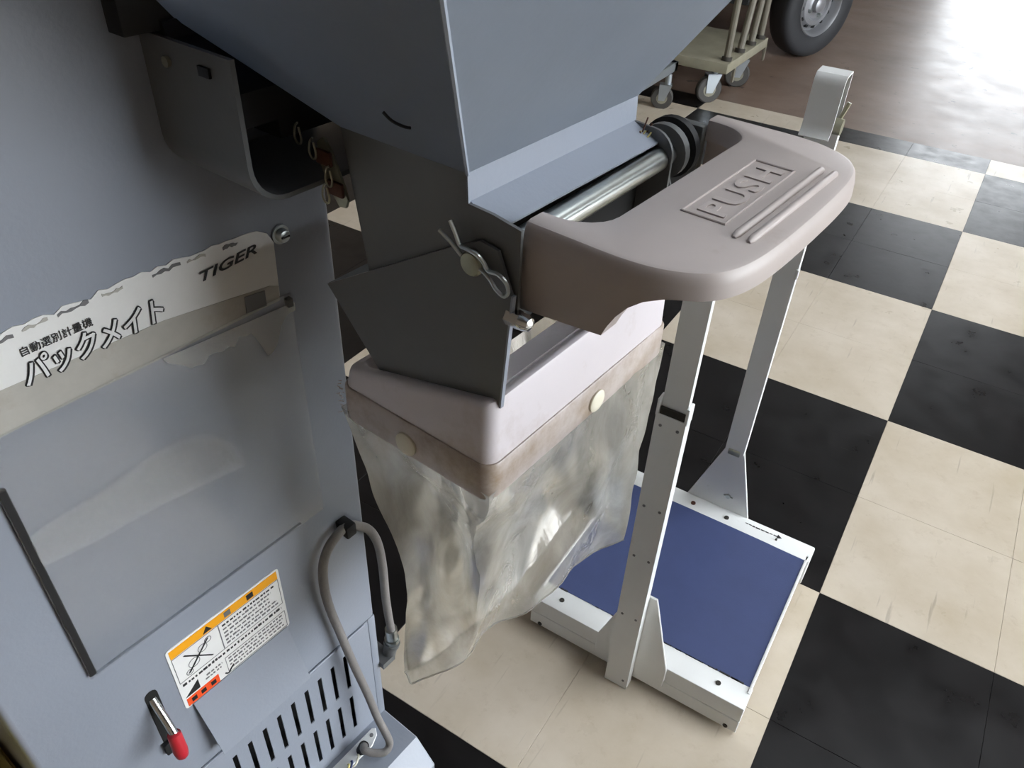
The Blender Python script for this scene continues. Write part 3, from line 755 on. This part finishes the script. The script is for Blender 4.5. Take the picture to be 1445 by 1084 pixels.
rows = [  # NL, NR, FR, FL
 [(-.2630, -1.4090, .786), (-.1030, -1.4090, .786), (-.1030, -1.1460, .786), (-.2630, -1.1460, .786)],
 [(-.2570, -1.4070, .742), (-.1130, -1.4030, .745), (-.1025, -1.1470, .742), (-.2520, -1.1500, .742)],
 [(-.2465, -1.4020, .680), (-.1380, -1.3860, .690), (-.1030, -1.1470, .680), (-.2400, -1.1500, .680)],
 [(-.2310, -1.3900, .610), (-.1500, -1.3660, .620), (-.1040, -1.1475, .625), (-.2240, -1.1500, .625)],
 [(-.2240, -1.3920, .545), (-.1560, -1.3560, .555), (-.1045, -1.1460, .580), (-.2080, -1.1500, .580)],
 [(-.2230, -1.4070, .485), (-.1620, -1.3560, .500), (-.1050, -1.1430, .535), (-.1960, -1.1480, .535)],
 [(-.2170, -1.4180, .420), (-.1740, -1.3620, .442), (-.1060, -1.1390, .499), (-.1800, -1.1450, .505)]]
PER = 28
def perim(c, pinch, rad):
    c = [Vector(p) for p in c]; out = []
    n4 = len(c)
    for k in range(4):
        A, B, Cn = c[k], c[(k+1) % 4], c[(k+2) % 4]
        m = PER
        for i in range(m):
            t = i/m
            p = A.lerp(B, t)
            out.append((p, k, t))
    return out
grid = []
NR_ = 7
fine = []
for j in range(4):
    fine.append(catmull([r_[j] for r_ in rows], NR_))
nrow = len(fine[0])
bm = new()
vr = []
for i in range(nrow):
    v = i/(nrow-1)
    c = [fine[j][i] for j in range(4)]
    cen = sum(c, Vector())/4
    ring = []
    for p, k, t in perim(c, 0, 0):
        q = p.copy()
        e = math.sin(math.pi*t)
        g = min(1, v*4)
        if k == 0:                                  # near side sags inwards
            q += Vector((0, .030, 0))*e*math.sin(math.pi*min(1, v*1.15))*g
        if k == 1: q += Vector((.010, 0, 0))*math.sin(2*math.pi*t*1.5+v*3)*e*g*.9 + Vector((-.012, 0, 0))*e*v
        if k == 3: q += Vector((.020, 0, 0))*e*g
        # corners round off further down
        cr_ = math.exp(-(min(t, 1-t)/.10)**2)
        q = q.lerp(cen, .05*cr_*g)
        if v > .75:                                 # the near tail ends rounded
            dn = t if k == 0 else (1-t if k == 3 else 1)
            q.z += .022*math.exp(-(dn/.12)**2)*((v-.75)/.25)**2
        if k == 0 and v > .9: q.z += .010*math.cos(math.pi*t)*0
        s = Vector((p.x*9+1.7, p.y*9, p.z*4))
        nv = noise.noise_vector(s)*.007*g + noise.noise_vector(s*3.1)*.0038*g + noise.noise_vector(s*8)*.0013*g
        # long pulled folds running down from the snaps
        ang = (p.y*1.0 + p.x*1.4 + p.z*.35)
        fold = abs(math.sin(ang*42+2*noise.noise(s*.7)))-.5
        nrm = (p-cen); nrm.z = 0; nrm.normalize()
        q += nv + nrm*fold*.0042*g*(1-.3*v)
        ring.append(bm.verts.new(q))
    vr.append(ring)
for A, B in zip(vr, vr[1:]):
    n = len(A)
    for i in range(n): bm.faces.new((A[i], A[(i+1) % n], B[(i+1) % n], B[i]))
slv = obj('plastic_sleeve', bm, VINYL, tray, smooth=60, label='cloudy crumpled plastic sleeve hanging from the frame')
bm = new()
edge = [v for v in [Vector(p) for p in []]]
me = slv.data; off = ABS[slv]; n4 = PER*4
pts = [me.vertices[len(me.vertices)-n4+i].co+off for i in range(n4)]
bm_tube(bm, pts, .0011, 5, closed=True); obj('sleeve_hem', bm, VINYL, tray, smooth=60)

# ------------------------------------------------------------------ platform scale
S = thing('platform_scale', 'white platform scale with blue mat and two upright bag posts', 'scale', (-.23, -.773, 0))
X0, X1, Y0, Y1, PH = -.4215, -.0395, -.968, -.5775, .075
bm = new()
bm_box(bm, (X0, Y0, .010), (X1, Y0+.044, PH), .002); bm_box(bm, (X0, Y0-.0015, .010), (X1, Y0+.002, .040), .001, 1)
obj('front_rail', bm, WHITE, S)
bm = new(); bm_box(bm, (X0, Y1-.042, .012), (X1+.003, Y1, PH+.002), .003); obj('back_rail', bm, WHITE, S)
bm = new(); bm_box(bm, (X0+.006, Y0+.03, .020), (X1-.006, Y1-.03, PH-.006)); obj('load_plate', bm, WHITE, S)
bm = new(); bm_box(bm, (X1-.006, Y0+.030, .02), (X1-.0015, Y1-.03, PH+.002), .0008, 1); obj('edge_strip', bm, WHITE, S)
bm = new(); bm_box(bm, (X0+.0015, Y0+.030, .02), (X0+.006, Y1-.03, PH+.002), .0008, 1); obj('edge_strip', bm, WHITE, S)
bm = new()
prof = [(X0+.006, PH-.006)] + [(X0+.006+t*(X1-X0-.012), PH+.0005+.0015*math.sin(math.pi*t)+.0012*math.sin(t*9)*0) for t in [i/16 for i in range(17)]] + [(X1-.006, PH-.006)]
bm_prism(bm, prof, lambda a, b, c: (a, c, b), Y0+.0430, Y1-.0405)
obj('blue_mat', bm, BLUE, S, label='dark blue rubber mat')
bm = new(); random.seed(2)
for k in range(26):
    x = X0+.02+random.random()*(X1-X0-.04); bm_box(bm, (x, Y0+.042, PH-.001), (x+random.uniform(.006, .02), Y0+.0446, PH+.0012))
g_ = obj('edge_grime', bm, DIRT, S, smooth=0); g_['kind'] = 'stuff'
for x in (-.375, -.09):
    bm = new(); bm_cyl(bm, (x, Y0+.022, PH-.001), (x, Y0+.022, PH+.0018), .0042, 10); obj('bolt', bm, DIRT, S)
for x in (-.272, -.203, -.105):
    bm = new(); bm_cyl(bm, (x, Y1-.024, PH), (x, Y1-.024, PH+.0045), .0045 if x < -.15 else .002, 10); obj('bolt', bm, DIRT if x > -.25 else RUST, S)
for x in (X0+.02, X1-.018):
    bm = new(); bm_cyl(bm, (x, Y0-.003, .016), (x, Y0+.001, .016), .004, 8); obj('corner_bolt', bm, DIRT, S)
for x in (X0+.03, X1-.03):
    for y in (Y0+.03, Y1-.025):
        bm = new(); bm_cyl(bm, (x, y, 0), (x, y, .014), .016, 14); obj('rubber_foot', bm, BLACK, S)
# marking with arrow on the back rail
random.seed(8)
x = -.168
for k in range(7):
    bm = new(); L_ = random.uniform(.005, .009); bm_box(bm, (x, Y1-.0165+random.uniform(-.001, .001), PH+.0018), (x+L_, Y1-.0140, PH+.0024)); obj('ink_dash', bm, INK, S, smooth=0); x += L_+.0012
bm = new(); bm_prism(bm, [(x+.001, Y1-.016), (x+.008, Y1-.016), (x+.008, Y1-.020), (x+.017, Y1-.0145), (x+.008, Y1-.009), (x+.008, Y1-.0135), (x+.001, Y1-.0135)], lambda a, b, c: (a, b, c), PH+.0018, PH+.0024); obj('ink_arrow', bm, INK, S, smooth=0)
def gusset(y, y2):
    b = new(); bm_prism(b, [(-.293, .028), (-.168, .028), (-.168, .076), (-.2085, .228), (-.2425, .228), (-.293, .076)], lambda a, c, e: (a, e, c), y, y2, .0012, 1); return b
gb = obj('back_gusset', gusset(Y1-.001, Y1+.0035), WHITE, S)
bm = new(); bm_cyl(bm, (-.215, Y1-.0055, .112), (-.215, Y1-.001, .112), .0045, 10); bm_box(bm, (-.224, Y1-.0035, .110), (-.206, Y1-.001, .1115)); obj('gusset_bolt', bm, ZINC, gb)
obj('front_gusset', gusset(Y0-.0045, Y0-.0005), WHITE, S)
def channel(x0, x1, yf, yb, z0, z1, t=.003, open_back=True):
    b = new()
    pr = [(x0, yf), (x1, yf), (x1, yb), (x1-t, yb), (x1-t, yf+t), (x0+t, yf+t), (x0+t, yb), (x0, yb)]
    bm_prism(b, pr, lambda a, c, e: (a, c, e), z0, z1, .0006, 1); return b
fp = obj('front_post', channel(-.2605, -.2205, Y0-.0235, Y0-.0048, .0, .586), WHITE, S)
for z in (.570, .425, .322, .185, .02):
    for x in (-.252, -.229) if z > .1 else (-.2285,):
        bm = new(); bm_cyl(bm, (x, Y0-.0243, z), (x, Y0-.0225, z), .0022, 8); obj('rivet', bm, INKGREY, fp)
bm = new(); bm_box(bm, (-.2570, Y0-.0215, .580), (-.2240, Y0-.0188, .5975), .0008, 1); obj('grimy_socket', bm, DIRT, fp)
for x in (-.2605, -.2225):
    bm = new(); bm_box(bm, (x-.0012, Y0-.0230, .582), (x+.0032, Y0-.006, .608), .0012); obj('socket_lug', bm, WHITE, fp)
def upper_post(x0, x1, y0, y1, z0):
    return channel(x0, x1, y0, y1, z0, .835)
obj('upper_post', upper_post(-.2565, -.2235, Y0-.0185, Y0-.0075, .55), WHITE, S)
bp_ = obj('back_post', upper_post(-.2435, -.2085, Y1-.008, Y1+.007, .222), WHITE, S)
bm = new(); bm_box(bm, (-.2375, Y1-.0095, .218), (-.2145, Y1-.0055, .232), .002); obj('weld_bead', bm, OLDZ, bp_)
bm = new(); bm_box(bm, (-.2115, Y1-.010, .60), (-.2065, Y1-.002, .617), .001); obj('post_lug', bm, WHITE, bp_)
def clip(yc, s):
    """bag clip: inverted J strap with flared lip, and a small cam lever inside."""
    x0, x1 = -.2545, -.2140
    t = .003
    pr = [(yc, .80), (yc, .905)] + [(yc-.005+.005*math.cos(math.radians(a)), .905+.006*math.sin(math.radians(a))) for a in (30, 60, 90)] + \
         [(yc-.030, .910), (yc-.0355, .905), (yc-.0375, .897), (yc-.0375, .845), (yc-.040, .836), (yc-.046, .829)]
    b = new()
    left = []
    P2 = [Vector((p[0], p[1])) for p in pr]
    offs = []
    for i, p in enumerate(P2):
        tg = (P2[min(i+1, len(P2)-1)]-P2[max(i-1, 0)]).normalized(); offs.append(p+Vector((-tg.y, tg.x))*t)
    polyc = [(p.x, p.y) for p in P2]+[(p.x, p.y) for p in offs[::-1]]
    bm_prism(b, polyc, lambda a, c, e: (e, a, c), x0, x1)
    o = obj('bag_clip', b, WHITE, S)
    b = new(); bm_cyl(b, (-.222, yc-.020, .842), (-.205, yc-.020, .842), .011, 14); bm_cyl(b, (-.2125, yc-.013, .85), (-.2065, yc-.008, .872), .003, 8); obj('cam_lever', b, OLDZ, o)
    b = new(); bm_box(b, (-.250, yc-.034, .832), (-.217, yc-.004, .846), .002); obj('clip_rubber', b, BLACK, o)
clip(Y1+.004, 1)
clip(Y0-.009+.022, 1)

# ------------------------------------------------------------------ yellow crate behind the machine's near side
Cr = thing('yellow_crate', 'yellow plastic crate on the floor beside the grey cabinet', 'crate', (-.72, -1.913, 0), YAW, Matrix.Rotation(YAW, 4, 'Z') @ Vector((-.72, -1.913, -0.0)))
bm = new(); cx, cy = -.72, -1.913
hx, hy, hz, tk = .24, .19, .30, .006
prof = [(hx-.012, hy-.012, 0), (hx, hy, hz-.03), (hx+.012, hy+.012, hz-.03), (hx+.012, hy+.012, hz), (hx-tk, hy-tk, hz), (hx-.012-tk, hy-.012-tk, .008)]
loops = [[bm.verts.new((cx+sx*a, cy+sy*b, z)) for sx, sy in ((1, 1), (-1, 1), (-1, -1), (1, -1))] for a, b, z in prof]
for A, B in zip(loops, loops[1:]):
    for i in range(4): bm.faces.new((A[i], A[(i+1) % 4], B[(i+1) % 4], B[i]))
bm.faces.new(loops[0][::-1]); bm.faces.new(loops[-1])
crb = obj('crate_body', bm, YELLOW, Cr, smooth=0)
for k in range(5):
    bm = new(); y = cy-.14+.07*k; bm_box(bm, (cx+hx-.008, y-.004, .02), (cx+hx+.006, y+.004, hz-.03)); obj('crate_rib', bm, YELLOW, Cr)

bm = new(); bm_box(bm, (cx-hx-.010, cy-hy-.010, hz), (cx+hx+.010, cy+hy+.010, hz+.012), .003); obj('crate_lid', bm, YELLOW, Cr)
# ------------------------------------------------------------------ caged cart by the truck
GZ = -TILE_Z
K = thing('cage_cart', 'cream cage cart with slanted bars on caster wheels in front of the truck wheel', 'cart', (-1.44, 2.24, GZ))
kx0, kx1, ky0, ky1, kz = -1.74, -1.143, 1.92, 2.50, .182
bm = new(); bm_box(bm, (kx0, ky0, kz-.045), (kx1, ky1, kz), .004); obj('deck', bm, DECK, K)
for y, y2 in ((1.975, 1.86), (2.15, 2.14), (2.31, 2.26), (2.45, 2.34)):
    bm = new(); bm_tube(bm, [(kx1-.028, y, kz-.01), (kx1-.028, y2+.12, .62)], .0155, 10)
    bo = obj('cage_bar', bm, BARM, K)
    bm = new(); bm_cyl(bm, (kx1-.028, y, kz-.001), (kx1-.028, y+.003, kz+.016), .024, 12); obj('bar_foot', bm, DIRT, bo)
bm = new(); bm_tube(bm, [(kx1-.028, 1.98, .62), (kx1-.028, 2.46, .62)], .0125, 10); obj('cage_rail', bm, BARM, K)
for y in (2.05, 2.50):
    bm = new(); bm_box(bm, (kx1-.014, y, .07), (kx1-.004, y+.02, kz-.04)); obj('deck_leg', bm, BARM, K)
def caster(parent, x, y, top, r, a, fork_m, tyre_m, gz=GZ):
    d_ = Vector((math.cos(a), math.sin(a), 0)); s_ = Vector((-math.sin(a), math.cos(a), 0))
    w0 = Vector((x, y, gz+r))
    fn = lambda p, q, e: w0 + d_*p + Vector((0, 0, q)) + s_*e
    b = new(); bm_lathe(b, [(r*.45, -.016), (r*.9, -.016), (r, -.011), (r, .011), (r*.9, .016), (r*.45, .016)], fn, 24); ob = obj('caster_wheel', b, tyre_m, parent)
    b = new(); bm_lathe(b, [(r*.15, -.018), (r*.5, -.0165), (r*.5, .0165), (r*.15, .018)], fn, 16); obj('caster_hub', b, CASTER_HUB, ob)
    b = new()
    for e in (-.021, .018):
        bm_prism(b, [(-r*.30, -r*.2), (r*.25, -r*.2), (r*.75, r*1.15), (-r*.35, r*1.15)], fn, e, e+.003)
    bm_prism(b, [(-r*.35, r*1.12), (r*.75, r*1.12), (r*.75, r*1.2), (-r*.35, r*1.2)], fn, -.021, .021)
    c0 = fn(r*.35, r*1.2, 0); bm_cyl(b, c0, (c0.x, c0.y, top+.001), .014, 12)
    obj('caster_fork', b, fork_m, parent)
caster(K, -1.215, 1.93, kz-.045, .060, .75, GALV, CASTER)
caster(K, -1.190, 2.245, kz-.045, .060, .45, GALV, CASTER)
caster(K, -1.66, 2.0, kz-.045, .060, .3, GALV, CASTER)
caster(K, -1.66, 2.42, kz-.045, .060, 1.3, GALV, CASTER)

# ------------------------------------------------------------------ steel dolly whose caster shows beside the hopper
D = thing('steel_dolly', 'low steel dolly with dark caster wheels behind the hopper', 'dolly', (-1.62, 1.55, GZ))
bm = new()
for lo, hi in (((-1.93, 1.30, .15), (-1.33, 1.34, .19)), ((-1.93, 1.76, .15), (-1.33, 1.80, .19)), ((-1.93, 1.30, .15), (-1.89, 1.80, .19)), ((-1.37, 1.30, .15), (-1.33, 1.80, .19))):
    bm_box(bm, lo, hi, .003)
obj('dolly_frame', bm, GALV, D)
for x, y, a in ((-1.352, 1.715, .35), (-1.36, 1.36, 1.2), (-1.90, 1.36, .4), (-1.90, 1.74, 2.0)): caster(D, x, y, .15, .05, a, GALV, CASTER)

# ------------------------------------------------------------------ small truck
TA = math.radians(9)
STEER = math.radians(-34.5)
TW = Vector((-1.092, 3.03, GZ))
R_ = Matrix.Rotation(TA, 4, 'Z')
# frame: x = right side of the truck, y = along, origin at the visible wheel's contact point
TB = Vector((-.65, 1.0, 0))
Tk = thing('light_truck', 'light truck standing on the brown floor beyond the cage cart, wheel showing', 'truck', TB, TA, TW + R_ @ TB)
bm = new()
cabp = [(-.33, .36), (-.36, .44), (-.36, .95), (-.22, 1.70), (.75, 1.72), (.80, .36), (.34, .36), (.30, .52), (.16, .60), (-.16, .60), (-.29, .52), (-.31, .36)]
bm_prism(bm, cabp, lambda a, b, c: (c, a, b), -1.36, .09, .02, 3)
cabin = obj('cab', bm, TRUCKW, Tk)
bm = new(); bm_slab(bm, [(.092, -.10, 1.05), (.092, .60, 1.05), (.092, .60, 1.55), (.092, -.05, 1.55)], (.002, 0, 0)); obj('side_window', bm, GLASSD, cabin)
bm = new(); bm_slab(bm, [(-1.25, -.345, 1.0), (-.04, -.345, 1.0), (-.08, -.235, 1.6), (-1.2, -.235, 1.6)], (0, -.012, .002)); obj('windscreen', bm, GLASSD, cabin)
bm = new(); bm_box(bm, (-1.34, -.39, .36), (.05, -.33, .50), .015); obj('bumper', bm, UNDER, cabin)
bm = new(); bm_box(bm, (-1.38, .82, .55), (.09, 2.75, .62), .005); bm_box(bm, (.06, .82, .62), (.09, 2.75, .92), .004); bm_box(bm, (-1.38, .82, .62), (-1.35, 2.75, .92), .004); bm_box(bm, (-1.35, 2.72, .62), (.06, 2.75, .92), .004); bm_box(bm, (-1.35, .82, .62), (.06, .85, 1.0), .004)
obj('cargo_bed', bm, TRUCKW, Tk)
bm = new(); bm_box(bm, (-1.0, -.25, .26), (-.30, 2.6, .54)); bm_box(bm, (-1.22, -.06, .30), (-.10, .06, .42)); bm_box(bm, (-1.22, 1.84, .22), (-.10, 1.96, .34)); obj('chassis', bm, UNDER, Tk)
def truck_wheel(x, y, out, st=0.0):
    cs, sn = math.cos(st), math.sin(st)
    fn = lambda p, q, e: (x+cs*out*e-sn*p, y+sn*out*e+cs*p, .262+q)
    b = new(); bm_lathe(b, [(.165, -.07), (.22, -.073), (.245, -.066), (.258, -.052), (.262, -.03), (.262, .03), (.258, .052), (.245, .066), (.232, .071), (.200, .075), (.172, .070), (.154, .062), (.146, .05), (.146, -.06)], fn, 56, True)
    ty = obj('tyre', b, TYRE, Tk)
    b = new(); bm_lathe(b, [(.004, -.03), (.150, -.03), (.150, .058), (.156, .064), (.152, .068), (.145, .062), (.139, .040), (.131, .014), (.118, .018), (.102, .040), (.080, .044), (.070, .028), (.056, .028), (.042, .034), (.037, .056), (.028, .062), (.005, .064)], fn, 48)
    ri = obj('wheel_rim', b, RIM, Tk)
    for k in range(12):
        a = 2*math.pi*k/12+.1; b = new()
        c_ = Vector((.1100*math.cos(a), .1100*math.sin(a)))
        bm_lathe(b, [(.0100, .015), (.0100, .0345), (.004, .035)], lambda p, q, e, c_=c_: fn(c_.x+p, c_.y+q, e), 10); obj('vent_hole', b, VOID, ri)
    for k in range(4):
        a = 2*math.pi*k/4+.5; b = new(); c_ = Vector((.058*math.cos(a), .058*math.sin(a)))
        bm_lathe(b, [(.010, .022), (.010, .042), (.006, .048), (.002, .049)], lambda p, q, e, c_=c_: fn(c_.x+p, c_.y+q, e), 6); obj('wheel_nut', b, ZINC, ri)
truck_wheel(0, 0, 1, STEER); truck_wheel(-1.30, 0, -1, STEER); truck_wheel(0, 1.9, 1); truck_wheel(-1.30, 1.9, -1)
